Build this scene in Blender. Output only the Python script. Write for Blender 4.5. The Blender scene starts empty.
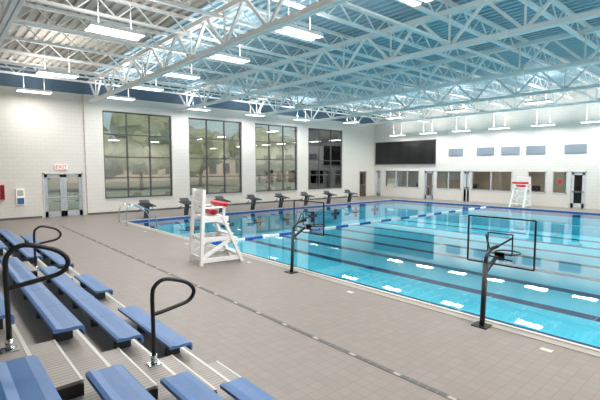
import bpy, bmesh, math, random
from mathutils import Vector, Matrix
random.seed(4)
scene=bpy.context.scene

# ---------------------------------------------------------------- materials
def srgb(r,g,b):
    f=lambda c:(c/255/12.92) if c/255<=0.04045 else ((c/255+0.055)/1.055)**2.4
    return (f(r),f(g),f(b),1)
def mat(name,col,rough=0.5,metal=0.0,noise=0.0,nscale=8.0,bump=0.0,spec=0.5,emit=None,estr=0):
    m=bpy.data.materials.new(name); m.use_nodes=True
    nt=m.node_tree; b=nt.nodes['Principled BSDF']
    b.inputs['Roughness'].default_value=rough; b.inputs['Metallic'].default_value=metal
    b.inputs['Specular IOR Level'].default_value=spec
    c=srgb(*col)
    tc=nt.nodes.new('ShaderNodeTexCoord'); n=nt.nodes.new('ShaderNodeTexNoise')
    n.inputs['Scale'].default_value=nscale; n.inputs['Detail'].default_value=4
    nt.links.new(tc.outputs['Object'],n.inputs['Vector'])
    r=nt.nodes.new('ShaderNodeValToRGB')
    k=noise
    r.color_ramp.elements[0].position=0.3; r.color_ramp.elements[1].position=0.7
    r.color_ramp.elements[0].color=(c[0]*(1-k),c[1]*(1-k),c[2]*(1-k),1)
    r.color_ramp.elements[1].color=(min(1,c[0]*(1+k)),min(1,c[1]*(1+k)),min(1,c[2]*(1+k)),1)
    nt.links.new(n.outputs['Fac'],r.inputs['Fac']); nt.links.new(r.outputs['Color'],b.inputs['Base Color'])
    if bump>0:
        bp=nt.nodes.new('ShaderNodeBump'); bp.inputs['Strength'].default_value=bump; bp.inputs['Distance'].default_value=0.01
        nt.links.new(n.outputs['Fac'],bp.inputs['Height']); nt.links.new(bp.outputs['Normal'],b.inputs['Normal'])
    if emit:
        b.inputs['Emission Color'].default_value=srgb(*emit); b.inputs['Emission Strength'].default_value=estr
    return m
def mat_block(name,c1,c2,mortar,axes='XZ',bw=0.4,bh=0.2,ms=0.012,rough=0.6,off=0.5):
    m=bpy.data.materials.new(name); m.use_nodes=True
    nt=m.node_tree; b=nt.nodes['Principled BSDF']; b.inputs['Roughness'].default_value=rough
    tc=nt.nodes.new('ShaderNodeTexCoord'); s=nt.nodes.new('ShaderNodeSeparateXYZ'); cb=nt.nodes.new('ShaderNodeCombineXYZ')
    nt.links.new(tc.outputs['Object'],s.inputs[0])
    nt.links.new(s.outputs[axes[0]],cb.inputs[0]); nt.links.new(s.outputs[axes[1]],cb.inputs[1])
    br=nt.nodes.new('ShaderNodeTexBrick'); br.offset=off
    br.inputs['Color1'].default_value=srgb(*c1); br.inputs['Color2'].default_value=srgb(*c2); br.inputs['Mortar'].default_value=srgb(*mortar)
    br.inputs['Scale'].default_value=1; br.inputs['Mortar Size'].default_value=ms
    br.inputs['Brick Width'].default_value=bw; br.inputs['Row Height'].default_value=bh
    nt.links.new(cb.outputs[0],br.inputs['Vector']); nt.links.new(br.outputs['Color'],b.inputs['Base Color'])
    return m
def mat_glass(name,tint,refl_ior=1.45,rough=0.0,bump=0,boost=0.0):
    m=bpy.data.materials.new(name); m.use_nodes=True
    nt=m.node_tree; nt.nodes.remove(nt.nodes['Principled BSDF']); out=nt.nodes['Material Output']
    t=nt.nodes.new('ShaderNodeBsdfTransparent'); t.inputs['Color'].default_value=tint
    g=nt.nodes.new('ShaderNodeBsdfGlossy'); g.inputs['Roughness'].default_value=rough; g.inputs['Color'].default_value=(1,1,1,1)
    fr=nt.nodes.new('ShaderNodeFresnel'); fr.inputs['IOR'].default_value=refl_ior
    ad=nt.nodes.new('ShaderNodeMath'); ad.operation='ADD'; ad.inputs[1].default_value=boost; ad.use_clamp=True
    nt.links.new(fr.outputs[0],ad.inputs[0])
    mx=nt.nodes.new('ShaderNodeMixShader')
    nt.links.new(ad.outputs[0],mx.inputs[0]); nt.links.new(t.outputs[0],mx.inputs[1]); nt.links.new(g.outputs[0],mx.inputs[2])
    nt.links.new(mx.outputs[0],out.inputs['Surface'])
    if bump:
        tc=nt.nodes.new('ShaderNodeTexCoord')
        n=nt.nodes.new('ShaderNodeTexNoise'); n.inputs['Scale'].default_value=2.2; n.inputs['Detail'].default_value=2
        nt.links.new(tc.outputs['Object'],n.inputs['Vector'])
        bp=nt.nodes.new('ShaderNodeBump'); bp.inputs['Strength'].default_value=bump; bp.inputs['Distance'].default_value=0.02
        nt.links.new(n.outputs['Fac'],bp.inputs['Height'])
        nt.links.new(bp.outputs['Normal'],g.inputs['Normal']); nt.links.new(bp.outputs['Normal'],fr.inputs['Normal'])
    return m

M={}
M['wall_x']=mat_block('painted_block_xz',(224,220,213),(222,218,211),(211,207,199),'XZ',0.4,0.2,0.008)
M['wall_y']=mat_block('painted_block_yz',(220,216,209),(218,214,207),(207,203,195),'YZ',0.4,0.2,0.008)
M['upper']=mat('slate_blue_panel',(92,116,138),0.6,noise=0.05)
M['floor']=mat_block('deck_tile',(144,133,126),(138,128,121),(130,120,114),'XY',0.15,0.15,0.005,0.45,0.0)
M['coping']=mat('coping_tile',(206,200,190),0.4,noise=0.05)
M['grate']=mat('gutter_grate',(168,161,153),0.5,noise=0.06,nscale=40)
M['drain']=mat('drain_cover',(116,109,104),0.5,noise=0.06,nscale=40)
M['drainlite']=mat('drain_cover_light',(176,170,164),0.5,noise=0.06,nscale=40)
M['tileblue']=mat_block('waterline_tile',(30,84,150),(24,74,138),(120,170,205),'XY',0.1,0.1,0.003,0.3,0.0)
M['basin']=mat('pool_plaster',(98,213,233),0.6,noise=0.03,nscale=1.5)
M['lane']=mat('lane_marking_tile',(2,28,92),0.5,noise=0.05)
M['water']=mat_glass('pool_water',(0.85,0.99,1.0,1),1.22,0.0,0.035)
M['glass']=mat_glass('tinted_window_glass',(0.66,0.67,0.64,1),1.5,0.0,0,0.10)
M['clearglass']=mat_glass('clear_glass',(0.9,0.92,0.92,1),1.4)
M['acrylic']=mat_glass('acrylic_board',(0.97,0.98,0.985,1),1.2)
M['alu']=mat('window_mullion_grey',(88,88,86),0.4,0.2)
M['frame']=mat('door_frame_paint',(200,202,204),0.4)
M['white']=mat('white_steel_paint',(255,254,251),0.45,noise=0.01)
M['pvc']=mat('white_plastic',(246,246,244),0.35)
M['deckwhite']=mat('roof_deck_cream',(206,200,190),0.6,noise=0.03)
M['deckblue']=mat('roof_deck_blue',(178,202,213),0.55,noise=0.03)
M['black']=mat('black_powdercoat',(16,16,17),0.35)
M['darkgrey']=mat('dark_grey_plastic',(52,54,58),0.5)
M['steel']=mat('stainless_steel',(200,203,206),0.22,1.0)
M['red']=mat('red_vinyl',(196,30,34),0.4)
M['blue']=mat('blue_seat_plastic',(78,118,170),0.42,noise=0.05,nscale=30)
M['ropeblue']=mat('rope_float_blue',(30,84,176),0.4)
M['tread']=mat_block('bleacher_tread',(170,162,154),(164,156,149),(126,120,113),'XY',3.0,0.05,0.005,0.5,0.0)
M['nosing']=mat('tread_nosing',(206,204,198),0.4,0.2)
M['riser_shade']=mat('riser_gap_shade',(34,32,32),0.6)  # step sides, and shade under the open tiers as a near-black colour
M['lamp']=mat('lamp_diffuser',(255,255,250),0.4,emit=(255,252,246),estr=4)
M['board']=mat('scoreboard_black',(14,14,16),0.35)
M['boardrow']=mat('scoreboard_segments',(36,36,38),0.5)
M['panel']=mat('acoustic_panel_grey',(126,136,148),0.8,noise=0.05,nscale=40)
M['base']=mat('rubber_base',(92,92,94),0.5)
M['door']=mat('door_grey',(176,182,190),0.45)
M['brown']=mat('wood_brown',(104,78,58),0.5,noise=0.15,nscale=12)
M['blind']=mat('office_blind',(186,184,174),0.7)
M['office']=mat('office_wall',(198,190,176),0.8)
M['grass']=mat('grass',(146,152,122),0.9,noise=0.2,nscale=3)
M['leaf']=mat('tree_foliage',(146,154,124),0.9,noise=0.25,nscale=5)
M['bark']=mat('tree_bark',(110,96,82),0.9,noise=0.3,nscale=9)
M['bldg']=mat_block('neighbour_brick',(184,172,158),(176,164,150),(196,188,176),'XZ',0.6,0.2,0.01)
M['sign']=mat('sign_white',(235,235,230),0.4,emit=(255,255,255),estr=0.15)
M['signred']=mat('exit_red',(210,24,24),0.4,emit=(220,20,20),estr=0.6)
M['poster']=mat('notice_blue',(60,96,150),0.5)

# ---------------------------------------------------------------- mesh builder
class MB:
    def __init__(s): s.bm=bmesh.new(); s.mats=[]
    def mi(s,m):
        if m not in s.mats: s.mats.append(m)
        return s.mats.index(m)
    def box(s,a,b,m):
        x0,x1=sorted((a[0],b[0]));y0,y1=sorted((a[1],b[1]));z0,z1=sorted((a[2],b[2]))
        v=[s.bm.verts.new(p) for p in [(x0,y0,z0),(x1,y0,z0),(x1,y1,z0),(x0,y1,z0),(x0,y0,z1),(x1,y0,z1),(x1,y1,z1),(x0,y1,z1)]]
        k=s.mi(m)
        for f in [(0,3,2,1),(4,5,6,7),(0,1,5,4),(1,2,6,5),(2,3,7,6),(3,0,4,7)]:
            s.bm.faces.new([v[i] for i in f]).material_index=k
    def bar(s,p,q,w,h,m,up=(0,0,1)):
        p=Vector(p);q=Vector(q);d=(q-p).normalized();u=Vector(up)
        if abs(d.dot(u))>0.98:u=Vector((1,0,0))
        r=d.cross(u).normalized();u=r.cross(d).normalized()
        vs=[]
        for c in (p,q):
            for sx,sy in ((-1,-1),(1,-1),(1,1),(-1,1)):
                vs.append(s.bm.verts.new(c+r*sx*w/2+u*sy*h/2))
        k=s.mi(m)
        for f in [(0,3,2,1),(4,5,6,7),(0,1,5,4),(1,2,6,5),(2,3,7,6),(3,0,4,7)]:
            s.bm.faces.new([vs[i] for i in f]).material_index=k
    def tube(s,pts,r,m,n=10,closed=False,cap=True):
        pts=[Vector(p) for p in pts];k=s.mi(m);N=len(pts);rings=[]
        u=None
        for i,p in enumerate(pts):
            if closed: t=(pts[(i+1)%N]-pts[i-1]).normalized()
            elif i==0: t=(pts[1]-pts[0]).normalized()
            elif i==N-1: t=(pts[-1]-pts[-2]).normalized()
            else: t=((pts[i+1]-p).normalized()+(p-pts[i-1]).normalized()).normalized()
            if u is None:
                a=Vector((0,0,1)) if abs(t.z)<0.9 else Vector((1,0,0))
                u=(a-t*a.dot(t)).normalized()
            else: u=(u-t*u.dot(t)).normalized()
            w=t.cross(u)
            rr=r[i] if isinstance(r,(list,tuple)) else r
            rings.append([s.bm.verts.new(p+(u*math.cos(2*math.pi*j/n)+w*math.sin(2*math.pi*j/n))*rr) for j in range(n)])
        for i in range(N if closed else N-1):
            A=rings[i];B=rings[(i+1)%N]
            for j in range(n):
                f=s.bm.faces.new([A[j],A[(j+1)%n],B[(j+1)%n],B[j]]);f.material_index=k;f.smooth=True
        if not closed and cap:
            s.bm.faces.new(rings[0][::-1]).material_index=k; s.bm.faces.new(rings[-1]).material_index=k
    def prism(s,prof,y0,y1,m,axis='Y'):
        k=s.mi(m)
        mk=(lambda a,z,t:(a,t,z)) if axis=='Y' else (lambda a,z,t:(t,a,z))
        A=[s.bm.verts.new(mk(a,z,y0)) for a,z in prof];B=[s.bm.verts.new(mk(a,z,y1)) for a,z in prof]
        n=len(prof)
        for i in range(n):
            s.bm.faces.new([A[i],A[(i+1)%n],B[(i+1)%n],B[i]]).material_index=k
        s.bm.faces.new(A[::-1]).material_index=k; s.bm.faces.new(B).material_index=k
    def obj(s,name,loc=(0,0,0),rz=0,bevel=0,parent=None):
        bmesh.ops.recalc_face_normals(s.bm,faces=s.bm.faces)
        me=bpy.data.meshes.new(name);s.bm.to_mesh(me);s.bm.free()
        for m in s.mats: me.materials.append(m)
        o=bpy.data.objects.new(name,me);scene.collection.objects.link(o)
        o.location=loc;o.rotation_euler=(0,0,rz)
        if bevel:
            b=o.modifiers.new('bevel','BEVEL');b.width=bevel;b.segments=2;b.limit_method='ANGLE'
        if parent:o.parent=parent
        return o

def smooth_path(pts,sub=6):
    P=[Vector(p) for p in pts];out=[]
    for i in range(len(P)-1):
        p0=P[max(i-1,0)];p1=P[i];p2=P[i+1];p3=P[min(i+2,len(P)-1)]
        for k in range(sub):
            t=k/sub
            out.append(0.5*((2*p1)+(p2-p0)*t+(2*p0-5*p1+4*p2-p3)*t*t+(-p0+3*p1-3*p2+p3)*t**3))
    out.append(P[-1]);return out

# ---------------------------------------------------------------- dimensions
YW=24.3; XR=30.2; XL=-4.0; YB=-7.0; ZC=7.4
PX0,PX1,PY0,PY1=6.75,27.6,-2.8,20.1
WT=0.3

# ---- floor
b=MB()
for (x0,x1,y0,y1) in [(XL,PX0,YB,YW),(PX1,XR,YB,YW),(PX0,PX1,YB,PY0),(PX0,PX1,PY1,YW)]:
    b.box((x0,y0,-0.3),(x1,y1,0),M['floor'])
b.obj('floor')
b=MB()
def ring(x0,x1,y0,y1,w,z0,z1,m):
    b.box((x0-w,y0-w,z0),(x0,y1+w,z1),m);b.box((x1,y0-w,z0),(x1+w,y1+w,z1),m)
    b.box((x0,y0-w,z0),(x1,y0,z1),m);b.box((x0,y1,z0),(x1,y1+w,z1),m)
ring(PX0,PX1,PY0,PY1,0.07,0.001,0.03,M['coping'])
ring(PX0-0.07,PX1+0.07,PY0-0.07,PY1+0.07,0.16,0.001,0.010,M['grate'])
b.obj('trim_1')
b=MB()
b.box((4.10,-6,0.001),(4.18,20.5,0.005),M['drain'])
y=-6
while y<20.4:
    b.box((4.115,y,0.005),(4.165,y+0.09,0.007),M['drainlite'] if int(round(y/0.12))%6==0 else M['base']); y+=0.12
b.obj('trench_drain')
b=MB()
y=1.9
while y<19:
    b.box((6.20,y,0.001),(6.30,y+0.15,0.004),M['coping']); y+=3.6
b.obj('deck_marker_tiles')
# basin
b=MB(); D=-1.25
b.box((PX0-.3,PY0-.3,D-0.1),(PX1+.3,PY1+.3,D),M['basin'])
b.box((PX0-.25,PY0,D),(PX0-.001,PY1,-0.3),M['basin']);b.box((PX1+.001,PY0,D),(PX1+.25,PY1,-0.3),M['basin'])
b.box((PX0,PY0-.25,D),(PX1,PY0-.001,-0.3),M['basin']);b.box((PX0,PY1+.001,D),(PX1,PY1+.25,-0.3),M['basin'])
b.box((PX0,PY0,-0.32),(PX0+0.01,PY1,0.0),M['tileblue']);b.box((PX1-0.01,PY0,-0.32),(PX1,PY1,0),M['tileblue'])
b.box((PX0,PY0,-0.32),(PX1,PY0+0.01,0),M['tileblue']);b.box((PX0,PY1-0.01,-0.32),(PX1,PY1,0),M['tileblue'])
lanes=[8.0+2.15*i for i in range(9)]
for lx in lanes:
    b.box((lx-.2,PY0+1.6,D),(lx+.2,PY1-1.6,D+.006),M['lane'])
    for yy in (PY0+1.6,PY1-1.6): b.box((lx-.45,yy-.12,D),(lx+.45,yy+.12,D+.007),M['lane'])
    b.box((lx-.14,PY1-0.02,D+.2),(lx+.14,PY1-0.011,-.32),M['lane']); b.box((lx-.4,PY1-0.021,-.75),(lx+.4,PY1-0.011,-.55),M['lane'])
b.box((PX1-0.6,PY0+.5,D),(PX1-0.02,PY1-.5,D+.5),M['basin'])
b.obj('pool_basin')
b=MB()
k=b.mi(M['water'])
f=b.bm.faces.new([b.bm.verts.new(p) for p in [(PX0+.011,PY0+.011,-.06),(PX1-.011,PY0+.011,-.06),(PX1-.011,PY1-.011,-.06),(PX0+.011,PY1-.011,-.06)]])
b.obj('pool_water')
b=MB();x=PX0+.05;i=0
b.tube([(PX0+.012,12.5,-.04),(PX1-.012,12.5,-.04)],0.006,M['steel'],6)
while x<PX1-.15:
    m=M['ropeblue'] if (i//6)%2==0 else M['pvc']
    b.tube([(x,12.5,-.045),(x+.02,12.5,-.045),(x+.10,12.5,-.045),(x+.12,12.5,-.045)],[.025,.055,.055,.025],m,8);x+=.13;i+=1
b.obj('pool_divider_rope')

# ---- window wall
wx=[(7.1+5*i,11.0+5*i) for i in range(4)]
Z0w,Z1w=0.82,5.6; ZU=6.35
b=MB(); W=M['wall_x']
DX0,DX1=4.2,6.05
b.box((XL,YW,0),(DX0,YW+WT,ZU),W);b.box((DX0,YW,2.25),(DX1,YW+WT,ZU),W)
b.box((DX1,YW,0),(6.2,YW+WT,ZU),W)
prev=6.2
for a,c in wx:
    b.box((prev,YW-.12,0),(a,YW+WT,ZU),W)
    b.box((a,YW-.12,0),(c,YW+WT,Z0w),W); b.box((a,YW-.12,Z1w),(c,YW+WT,ZU),W); prev=c
D2a,D2b=28.1,29.1
b.box((prev,YW-.12,0),(D2a,YW+WT,ZU),W);b.box((D2a,YW-.12,2.25),(D2b,YW+WT,ZU),W);b.box((D2b,YW-.12,0),(XR+WT,YW+WT,ZU),W)
b.box((XL,YW-.02,ZU),(XR+WT,YW+WT,ZC+.1),M['upper'])
b.obj('wall_back')
b=MB();b.box((XL,YW-.02,0),(DX0-.08,YW,.1),M['base']);b.box((6.2,YW-.14,0),(D2a-.1,YW-.12,.1),M['base']);b.obj('baseboard_back')
for i,(a,c) in enumerate(wx):
    b=MB();F=M['alu'];y0,y1=YW-.02,YW+.08
    b.box((a,y0,Z0w),(c,y1,Z0w+.07),F);b.box((a,y0,Z1w-.07),(c,y1,Z1w),F);b.box((a,y0,Z0w),(a+.07,y1,Z1w),F);b.box((c-.07,y0,Z0w),(c,y1,Z1w),F)
    for k in range(1,3): xx=a+(c-a)*k/3; b.box((xx-.035,y0,Z0w),(xx+.035,y1,Z1w),F)
    for zz in (1.95,3.1,4.35): b.box((a,y0,zz-.03),(c,y1,zz+.03),F)
    b.box((a,YW+.02,Z0w),(c,YW+.03,Z1w),M['glass'])
    b.box((a-.02,YW-.17,Z0w-.04),(c+.02,YW-.02,Z0w),M['frame'])
    b.obj('window_%d'%(i+1))

def door_unit(name,axis,p,u0,u1,z1,leaves,glassbig=True,colr=None,zt=None):
    b=MB(); colr=colr or M['door']
    def bx(u0_,u1_,d0,d1,z0_,z1_,m):
        if axis=='Y': b.box((u0_,p+d0,z0_),(u1_,p+d1,z1_),m)
        else: b.box((p+d0,u0_,z0_),(p+d1,u1_,z1_),m)
    F=M['frame']
    bx(u0,u0+.06,-.03,.12,0,z1,F);bx(u1-.06,u1,-.03,.12,0,z1,F);bx(u0,u1,-.03,.12,z1-.06,z1,F)
    n=leaves;w=(u1-u0-.12)/n
    for i in range(n):
        a=u0+.06+w*i+.008;c=a+w-.016
        s=.14 if glassbig else .16
        zb=.3 if glassbig else .9
        bx(a,a+s,.02,.065,0.01,z1-.07,colr);bx(c-s,c,.02,.065,0.01,z1-.07,colr)
        bx(a,c,.02,.065,0.01,zb,colr);bx(a,c,.02,.065,z1-.07-.16,z1-.07,colr)
        bx(a+s,c-s,.035,.045,zb,z1-.2,M['glass'] if axis=='Y' else M['clearglass'])
        bx(a+.04,c-.04,-.03,.0,1.0,1.05,M['steel']);bx(a+.05,a+.1,-.0,.02,.98,1.07,M['steel']);bx(c-.1,c-.05,0,.02,.98,1.07,M['steel'])
    return b.obj(name)
door_unit('door_1','Y',YW,DX0,DX1,2.25,2)
door_unit('door_2','Y',YW-.12,D2a,D2b,2.25,1,True,M['brown'])

# ---- right wall
def ypx(x,X=XR):
    t=(x-300)/420; return X*(.751-.66*t)/(.66+.751*t)
ops=[('d',368,381,0,2.3),('w',385,419,.85,2.3),('d',424,434,0,2.3),('w',436,461,.85,2.3),('d',463,470,0,2.3),('w',471,512,.85,2.3),('w',527,546,.85,2.3),('w',552,567,.85,2.3),('d',570,586,0,2.3)]
b=MB();W=M['wall_y'];prev=YW
kd=2;kw=4
ZT=ZC+.1
for kind,xa,xb,z0,z1 in ops:
    ya=min(ypx(xa),YW-.35);yb=ypx(xb)
    b.box((XR,yb,z1),(XR+WT,ya,ZT),W)
    if z0>0:b.box((XR,yb,0),(XR+WT,ya,z0),W)
    b.box((XR,ya,0),(XR+WT,prev,ZT),W);prev=yb
b.box((XR,YB,0),(XR+WT,prev,ZT),W)
b.obj('wall_right')
for kind,xa,xb,z0,z1 in ops:
    ya=min(ypx(xa),YW-.35);yb=ypx(xb)
    if kind=='d':
        kd+=1;door_unit('door_%d'%kd,'X',XR,yb,ya,z1,2 if (ya-yb)>1.3 else 1, xa!=463, M['frame'] if xa in(463,570) else M['door'])
    else:
        kw+=1;q=MB();F=M['frame']
        q.box((XR-.03,yb,z0),(XR+.1,ya,z0+.06),F);q.box((XR-.03,yb,z1-.06),(XR+.1,ya,z1),F)
        n=max(1,round((ya-yb)/1.3))
        for i in range(n+1):
            yy=yb+(ya-yb)*i/n; yy=min(max(yy,yb+.03),ya-.03); q.box((XR-.03,yy-.03,z0),(XR+.1,yy+.03,z1),F)
        q.box((XR+.03,yb,z0),(XR+.04,ya,z1),M['clearglass'])
        if xa in(385,436):
            zz=z1-.1
            while zz>z0+(.3 if xa==385 else .7): q.box((XR+.14,yb+.06,zz),(XR+.16,ya-.06,zz+.035),M['blind']);zz-=.055
        q.obj('window_%d'%kw)
b=MB();b.box((XR-.02,YB,0),(XR,4,.1),M['base']);b.obj('baseboard_right')
b=MB();O=M['office']
b.box((XR+WT,YB,-.1),(XR+4.2,YW+WT,0),M['floor']);b.box((XR+4.2,YB,0),(XR+4.3,YW+WT,2.8),O);b.box((XR+WT,YB,2.8),(XR+4.3,YW+WT,2.9),O)
for yy in (17.3,13.0,9.0,YB): b.box((XR+WT,yy,0),(XR+4.2,yy+.1,2.8),O)
b.obj('wall_office')
def desk(y):
    b=MB();x=XR+1.6
    b.box((x,y,.7),(x+.75,y+1.5,.74),M['brown'])
    for dx,dy in((.03,.03),(.67,.03),(.03,1.42),(.67,1.42)): b.box((x+dx,y+dy,0),(x+dx+.05,y+dy+.05,.7),M['black'])
    b.box((x+.3,y+.5,.9),(x+.34,y+1.05,1.25),M['black']);b.box((x+.25,y+.7,.74),(x+.4,y+.85,.76),M['black']);b.box((x+.34,y+.75,.75),(x+.37,y+.8,.95),M['black'])
    b.obj('office_desk')
desk(20);desk(15);desk(10.5)

b=MB();b.box((XL-WT,YB,0),(XL,YW+WT,ZT),M['wall_y']);b.obj('wall_left')
b=MB();b.box((XL-WT,YB-WT,0),(XR+WT,YB,ZT),M['wall_x']);b.obj('wall_front')

# scoreboard, panels
b=MB();ya,yb=ypx(376),ypx(435)
b.box((XR-.15,yb,2.85),(XR-.001,ya,4.72),M['board'])
b.box((XR-.165,yb-.03,2.82),(XR-.001,ya+.03,2.87),M['darkgrey']);b.box((XR-.165,yb-.03,4.70),(XR-.001,ya+.03,4.75),M['darkgrey'])
for r in range(8):
    for c in range(5):
        y0=yb+.35+c*1.12; b.box((XR-.156,y0,3.02+r*.2),(XR-.15,y0+(.75 if c%2 else .4),3.07+r*.2),M['boardrow'])
b.obj('scoreboard')
for xa,xb in((448,462),(476,493),(500,518),(525,544),(563,585)):
    b=MB();b.box((XR-.06,ypx(xb),3.42),(XR-.001,ypx(xa),3.97),M['panel']);b.obj('acoustic_panel',bevel=.01)

# ---- ceiling
b=MB()
b.box((XL-WT,YB-WT,ZC+.05),(6.5,YW+WT,ZC+.15),M['deckwhite']);b.box((6.5,YB-WT,ZC+.05),(XR+WT,YW+WT,ZC+.15),M['deckblue'])
x=XL
while x<XR:
    b.box((x,YB,ZC-.03),(x+.13,YW-.02,ZC+.05),M['deckwhite'] if x<6.4 else M['deckblue']);x+=.3
b.obj('ceiling')
Wm=M['white']
def truss(X):
    b=MB();zb,zt=6.0,7.0
    y0,y1=YB+.02,YW-.03
    for dx in(-.06,.06):
        b.box((X+dx-.045,y0,zb-.07),(X+dx+.045,y1,zb+.06),Wm);b.box((X+dx-.05,y0,zt-.07),(X+dx+.05,y1,zt+.07),Wm)
    n=15;L=(y1-y0)/n
    for i in range(n):
        ya=y0+L*i
        b.bar((X,ya+.03,zt),(X,ya+L/2,zb),.08,.08,Wm);b.bar((X,ya+L/2,zb),(X,ya+L-.03,zt),.08,.08,Wm)
        b.bar((X,ya+L/2,zb),(X,ya+L/2,zt),.045,.045,Wm)
    b.obj('roof_truss')
for X in (-3.45,1.55,6.55,11.55,16.55,21.55,26.55): truss(X)
def joist(Y):
    b=MB();zt=ZC-.08;zb=zt-.5;x0,x1=XL+.02,XR-.02
    b.box((x0,Y-.07,zt-.03),(x1,Y+.07,zt+.05),Wm);b.box((x0,Y-.06,zb-.04),(x1,Y+.06,zb+.04),Wm)
    n=int((x1-x0)/1.1);L=(x1-x0)/n
    for i in range(n):
        a=x0+L*i;b.bar((a,Y,zt),(a+L/2,Y,zb),.035,.035,Wm);b.bar((a+L/2,Y,zb),(a+L,Y,zt),.035,.035,Wm)
    b.obj('roof_joist')
Y=YB+1.2
while Y<YW-.5: joist(Y);Y+=2.08
b=MB()
for Y in (0.5,6.5,12.5,18.5): b.box((XL+.02,Y-.03,6.08),(XR-.02,Y+.03,6.14),Wm)
b.obj('roof_bracing')

# ---- light fixtures
def fixture(x,y,z,along='X',power=110,up=60,L=1.25,W=.5):
    b=MB()
    hx,hy=(L/2,W/2) if along=='X' else (W/2,L/2)
    for s in(-1,1):
        if along=='X': a=(-hx,min(s*hy,s*.05),0);c=(hx,max(s*hy,s*.05),.09)
        else: a=(min(s*hx,s*.05),-hy,0);c=(max(s*hx,s*.05),hy,.09)
        b.box(a,c,M['white'])
        b.box((a[0]+.015,a[1]+.015,-.012),(c[0]-.015,c[1]-.015,-.0),M['lamp'])
    for k in(-.6,.6):
        if along=='X': b.box((hx*k-.03,-hy,.09),(hx*k+.03,hy,.12),M['frame'])
        else: b.box((-hx,hy*k-.03,.09),(hx,hy*k+.03,.12),M['frame'])
    for s in(-.6,.6):
        dx,dy=(hx*s,0) if along=='X' else (0,hy*s)
        b.tube([(dx,dy,.1),(dx,dy,ZC-.03-z)],.008,M['white'],6)
    o=b.obj('ceiling_light',(x,y,z))
    for nm,zz,p,rot in(('lamp_down',-.05,power,0),('lamp_up',.16,up,math.pi)):
        if p<=0: continue
        l=bpy.data.lights.new(nm,'AREA');l.shape='RECTANGLE';l.size=2*hx;l.size_y=2*hy;l.energy=p;l.color=(1,.98,.955)
        lo=bpy.data.objects.new(nm,l);scene.collection.objects.link(lo);lo.parent=o;lo.location=(0,0,zz);lo.rotation_euler=(rot,0,0)
for y in (-4.7,-1.4,1.9,5.2,8.5,11.9,15.3,18.7,22.2): fixture(7.45,y,6.0,'X',118 if y<20 else 80,32)
for y in (-3,1.9,6.8,11.6,18.2,22.9): fixture(3.8,y,6.0,'X',118 if y<20 else 70,28,1.35,.6)
for y in (-2,4.5,7.2,9.9,12.6,15.3,18.0,20.8): fixture(28.9,y,5.15,'Y',70,40)
for y in (-2,4,8.5,13,17.5,21.5): fixture(24.0,y,5.9,'Y',115,45)
for x in (12,16,20): fixture(x,22.6,5.9,'X',105,45)
for x in (12,17,22): fixture(x,-5,5.9,'X',230,70)
for y in(19,14,10):
    l=bpy.data.lights.new('office_lamp','AREA');l.size=2;l.energy=45;l.color=(1,.93,.82)
    lo=bpy.data.objects.new('office_lamp',l);scene.collection.objects.link(lo);lo.location=(XR+2,y,2.75)

# ---- starting blocks
def startblock(x):
    b=MB()
    b.box((-.2,.18,0),(.2,.62,.015),M['steel'])
    b.prism([(.28,.015),(.5,.015),(.36,.62),(.1,.58)],-.07,.07,M['darkgrey'],'X')
    b.prism([(-.18,.60),(-.18,.64),(.62,.74),(.62,.69)],-.3,.3,M['black'],'X')
    b.prism([(.42,.73),(.62,.90),(.62,.86),(.5,.74)],-.24,.24,M['darkgrey'],'X')
    for s in(-1,1):
        b.tube(smooth_path([(s*.31,-.12,.60),(s*.33,-.15,.42),(s*.33,.2,.42),(s*.31,.35,.62)],4),.014,M['steel'],6)
        b.bar((s*.2,.45,.5),(s*.25,.75,.33),.03,.03,M['darkgrey'])
        b.box((s*.28-.05 if s>0 else s*.28-.1,.62,.32),(s*.28+.1 if s>0 else s*.28+.05,.9,.35),M['black'])
    b.obj('starting_block',(x,PY1+.3,.001))
for lx in lanes[:8]: startblock(lx)

# ---- guard chairs: front faces +x
def guardchair(loc,rz,nm='lifeguard_chair'):
    b=MB();P=M['pvc'];w=.36
    for s in(-1,1):
        y=s*w
        b.bar((-.42,y*1.15,0),(-.30,y,1.95),.10,.08,P)
        b.bar((.72,y*1.15,0),(.20,y,1.25),.12,.08,P)
        b.bar((-.40,y*1.12,.12),(.68,y*1.12,.12),.05,.11,P)
        b.bar((-.36,y*1.07,.66),(.46,y*1.07,.66),.05,.11,P)
        b.bar((-.33,y,1.17),(.36,y,1.17),.05,.13,P)
        b.bar((-.31,y*1.05,1.48),(.28,y*1.05,1.48),.10,.04,P)
        b.bar((.22,y*1.05,1.2),(.24,y*1.05,1.47),.07,.06,P)
        b.bar((-.38,y*1.1,.18),(.44,y*1.04,.64),.04,.09,P)
    for k in range(4):
        t=(k+.8)/4.6; x=.72+(.20-.72)*t;z=1.25*t
        b.box((x-.09,-w*1.1,z-.02),(x+.09,w*1.1,z+.02),P)
    b.box((.28,-w*1.12,.62),(.60,w*1.12,.66),P)
    for k in range(5): b.box((-.27+k*.115,-w,1.22),(-.17+k*.115,w,1.25),P)
    for k in range(4):
        z=1.40+k*.155; x=-.30-.12*(1.95-z)/1.95+.05
        b.box((x-.015,-w,z-.065),(x+.015,w,z+.065),P)
    b.box((-.41,-w*1.1,.10),(-.37,w*1.1,.2),P);b.box((-.37,-w*1.05,.6),(-.33,w*1.05,.7),P)
    b.tube([(.26,-.5,1.54),(.26,-.46,1.55),(.26,.46,1.55),(.26,.5,1.54)],[.03,.065,.065,.03],M['red'],12)
    b.tube(smooth_path([(.26,.5,1.53),(.28,.56,1.4),(.3,.48,1.2),(.3,.42,1.05)],4),.008,M['red'],6)
    b.tube([(-.02,-.28,1.32),(.0,-.28,1.35),(.0,.28,1.35),(-.02,.28,1.32)],[.06,.10,.10,.06],M['red'],10)
    b.obj(nm,loc,rz,bevel=.006)
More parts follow.
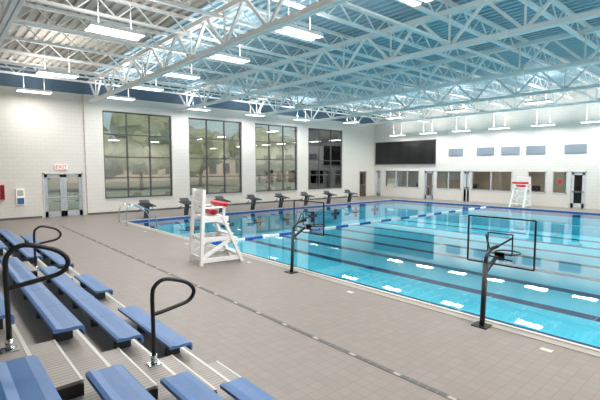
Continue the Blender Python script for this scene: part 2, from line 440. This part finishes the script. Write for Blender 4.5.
guardchair((5.55,9.95,0),math.radians(-8))
guardchair((28.6,10.9,0),math.pi)

# ---- pool basketball hoops
def hoop(x,y,rz=0):
    b=MB();K=M['black']
    b.box((-.12,-.12,0),(.12,.12,.02),K)
    b.tube([(0,0,0),(0.02,0,.12),(.06,0,1.0)],.04,K,12)
    b.tube(smooth_path([(.06,0,.98),(.1,0,1.12),(.25,0,1.2),(.48,0,1.22)],5),.03,K,10)
    b.bar((.06,0,.85),(.45,.0,1.05),.045,.045,K)
    for s in(-1,1): b.bar((.2,0,1.18),(.52,s*.22,1.38),.022,.022,K);b.bar((.2,0,1.1),(.52,s*.22,1.0),.022,.022,K)
    X=.55;hw=.54;z0,z1=.90,1.68
    b.box((X-.006,-hw,z0),(X+.006,hw,z1),M['acrylic'])
    for a,c in(((-hw,z0),(hw,z0)),((-hw,z1),(hw,z1)),((-hw,z0),(-hw,z1)),((hw,z0),(hw,z1))):
        b.bar((X,a[0],a[1]),(X,c[0],c[1]),.024,.022,K)
    for a,c in(((-.2,1.08),(.2,1.08)),((-.2,1.42),(.2,1.42)),((-.2,1.08),(-.2,1.42)),((.2,1.08),(.2,1.42))):
        b.bar((X+.008,a[0],a[1]),(X+.008,c[0],c[1]),.016,.018,K)
    R=.2;cx=X+.12+R;cz=1.06
    b.tube([(cx+R*math.cos(a*math.pi/12),R*math.sin(a*math.pi/12),cz) for a in range(24)],.013,K,8,closed=True)
    b.bar((X,0,cz),(cx-R,0,cz),.12,.02,K);b.box((X,-.08,cz-.08),(X+.02,.08,cz+.05),K)
    for i in range(12):
        a=i*math.pi/6
        for dd in(1,-1):
            p=[(cx+r*math.cos(a+dd*k*.13),r*math.sin(a+dd*k*.13),cz-.06*k) for k,r in enumerate((.2,.17,.14,.12))]
            b.tube(p,.003,M['blind'],4)
    b.obj('pool_basketball_hoop',(x,y,0),rz)
hoop(6.46,2.98);hoop(6.40,7.6)

# ---- pool handrails
def grab(y):
    b=MB()
    b.tube(smooth_path([(6.3,y,0),(6.3,y,.55),(6.42,y,.82),(6.75,y,.86),(7.3,y,.60),(7.6,y,.3),(7.65,y,-.5),(7.65,y,D)],6),.024,M['steel'],10)
    b.tube([(6.3,y,0.0),(6.3,y,.02)],.05,M['steel'],12)
    b.obj('pool_step_handrail')
grab(18.6);grab(19.5)

# ---- bleachers
PIT=.58;RISE=.25;NR=6
secs=[(4.5,8.8),(10.0,15.2),(-5.5,3.4)]
b=MB()
def xf(k): return 2.28-PIT*k
YE0,YE1=-5.5,15.2
for k in range(NR):
    z=RISE*(k+1);x1=xf(k);x0=x1-PIT-.03
    b.box((x0,YE0,z-.03),(x1-.03,YE1,z),M['tread'])
    b.box((x1-.03,YE0,z-.06),(x1,YE1,z+.002),M['nosing'])
    b.box((x1-.03,YE0,z-RISE),(x1-.015,YE1,z-.05),M['riser_shade'])  # dark sheet painted as the shade in the open gap below each tread
for y in (YE0,YE1-.03):
    for k in range(NR): b.box((xf(k)-PIT,y,0),(xf(k)-.04,y+.03,RISE*(k+1)-.06),M['darkgrey'])
b.box((xf(NR-1)-PIT-.05,YE0,0),(xf(NR-1)-PIT,YE1,RISE*NR+.0),M['riser_shade'])
def seat(k,y0,y1):
    zt=RISE*(k+1)+.19;x1=xf(k)-.03
    prof=[(x1-.28,zt-.03),(x1-.28,zt+.004),(x1-.25,zt+.012),(x1-.19,zt-.002),(x1-.08,zt+.0),(x1-.025,zt-.006),(x1-.004,zt-.025),(x1,zt-.06),(x1-.004,zt-.10),(x1-.02,zt-.105),(x1-.022,zt-.06),(x1-.04,zt-.035)]
    n=max(1,round((y1-y0)/.92));L=(y1-y0)/n
    for i in range(n): b.prism(prof,y0+L*i+.003,y0+L*(i+1)-.003,M['blue'])
    yy=y0+.2
    while yy<y1-.1:
        b.box((x1-.24,yy,RISE*(k+1)),(x1-.07,yy+.05,zt-.035),M['darkgrey']);yy+=.9
for k in range(NR):
    for (a,c) in secs:
        if k==0 and a==4.5: seat(k,4.5,6.3);seat(k,7.4,8.8)
        else: seat(k,a,c)
for (a,c) in((3.45,4.45),(8.9,9.9)):
    for k in range(NR):
        z=RISE*k;x0=xf(k)
        b.box((x0-.012,a,z),(x0+.27,c,z+.10),M['riser_shade']);b.box((x0-.012,a,z+.10),(x0+.25,c,z+.125),M['tread']);b.box((x0+.25,a,z+.09),(x0+.27,c,z+.127),M['nosing'])
b.obj('bleachers')
def rail(x,y,z):
    b=MB();K=M['black']
    pts=[(0,0,0),(0,0,.45),(0,0,.72),(.03,0,.81),(.12,0,.86),(.25,0,.835),(.38,0,.78),(.45,0,.70),(.44,0,.63),(.38,0,.58),(.26,0,.555),(.1,0,.53),(0,0,.52)]
    b.tube(smooth_path(pts,6),.021,K,12)
    b.box((-.06,-.06,0),(.06,.06,.012),M['steel']);b.tube([(0,0,.01),(0,0,.1)],.032,M['steel'],12)
    b.obj('bleacher_handrail',(x,y,z))
rail(xf(1)-.08,4.1,.501);rail(xf(3)-.12,4.1,1.001);rail(xf(1)-.25,9.45,.501);rail(xf(3)-.2,9.45,1.001)

# ---- small wall items
b=MB();b.box((4.75,YW-.07,2.42),(5.35,YW-.001,2.68),M['sign']);
ex=b.obj('exit_sign')
cu=bpy.data.curves.new('exit_text','FONT');cu.body='EXIT';cu.size=.26;cu.align_x='CENTER';cu.align_y='CENTER';cu.extrude=.004;cu.materials.append(M['signred'])
t=bpy.data.objects.new('exit_text',cu);scene.collection.objects.link(t);t.location=(5.05,YW-.076,2.55);t.rotation_euler=(math.pi/2,0,0);t.parent=ex
b=MB();b.box((3.05,YW-.12,.72),(3.4,YW-.001,1.5),M['sign']);b.box((3.08,YW-.125,.75),(3.37,YW-.12,1.05),M['poster']);b.box((3.1,YW-.125,1.15),(3.35,YW-.12,1.42),M['blind']);b.obj('notice_cabinet',bevel=.01)
b=MB();b.box((2.42,YW-.16,1.0),(2.60,YW-.001,1.7),M['red']);b.box((2.45,YW-.165,1.05),(2.57,YW-.16,1.65),M['clearglass']);b.obj('fire_extinguisher_cabinet',bevel=.01)
b=MB();b.box((XR-.06,ypx(561),1.5),(XR-.001,ypx(558),1.72),M['red']);b.obj('fire_alarm_pull')

# ---- outside
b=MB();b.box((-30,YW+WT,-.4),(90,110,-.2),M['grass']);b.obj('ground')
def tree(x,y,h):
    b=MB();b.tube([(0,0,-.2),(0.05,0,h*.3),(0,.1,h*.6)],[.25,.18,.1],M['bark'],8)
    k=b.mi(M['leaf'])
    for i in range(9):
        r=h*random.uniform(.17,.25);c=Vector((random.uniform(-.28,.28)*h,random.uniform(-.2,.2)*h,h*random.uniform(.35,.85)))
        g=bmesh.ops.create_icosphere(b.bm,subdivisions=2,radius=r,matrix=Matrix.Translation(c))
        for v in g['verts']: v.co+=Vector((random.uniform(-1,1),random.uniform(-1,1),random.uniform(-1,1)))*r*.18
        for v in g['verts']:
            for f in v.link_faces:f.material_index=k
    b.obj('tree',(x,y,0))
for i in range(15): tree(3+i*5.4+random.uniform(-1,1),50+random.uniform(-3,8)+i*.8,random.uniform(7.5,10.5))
b=MB();b.box((18,86,-.3),(90,96,6.5),M['bldg']);b.box((17.7,85.7,6.5),(90.3,96.3,7),M['frame'])
for i in range(16): b.box((20+i*3.5,85.95,1.2),(21.8+i*3.5,86.0,3.6),M['darkgrey'])
b.obj('neighbouring_building')

# ---- world
w=bpy.data.worlds.new('world');scene.world=w;w.use_nodes=True
nt=w.node_tree;bg=nt.nodes['Background'];sk=nt.nodes.new('ShaderNodeTexSky');sk.sky_type='NISHITA';sk.sun_disc=False;sk.sun_elevation=math.radians(40);sk.sun_rotation=math.radians(200);sk.dust_density=4
nt.links.new(sk.outputs[0],bg.inputs[0]);bg.inputs[1].default_value=.36

# ---- camera
cd=bpy.data.cameras.new('camera');cd.sensor_width=36;cd.lens=25.2;cd.clip_start=.05;cd.clip_end=300
co=bpy.data.objects.new('camera',cd);scene.collection.objects.link(co)
co.location=(0,0,2.5);co.rotation_euler=(math.radians(90-4.36),0,math.radians(-41.3))
scene.camera=co
scene.view_settings.view_transform='Standard'
scene.view_settings.exposure=0
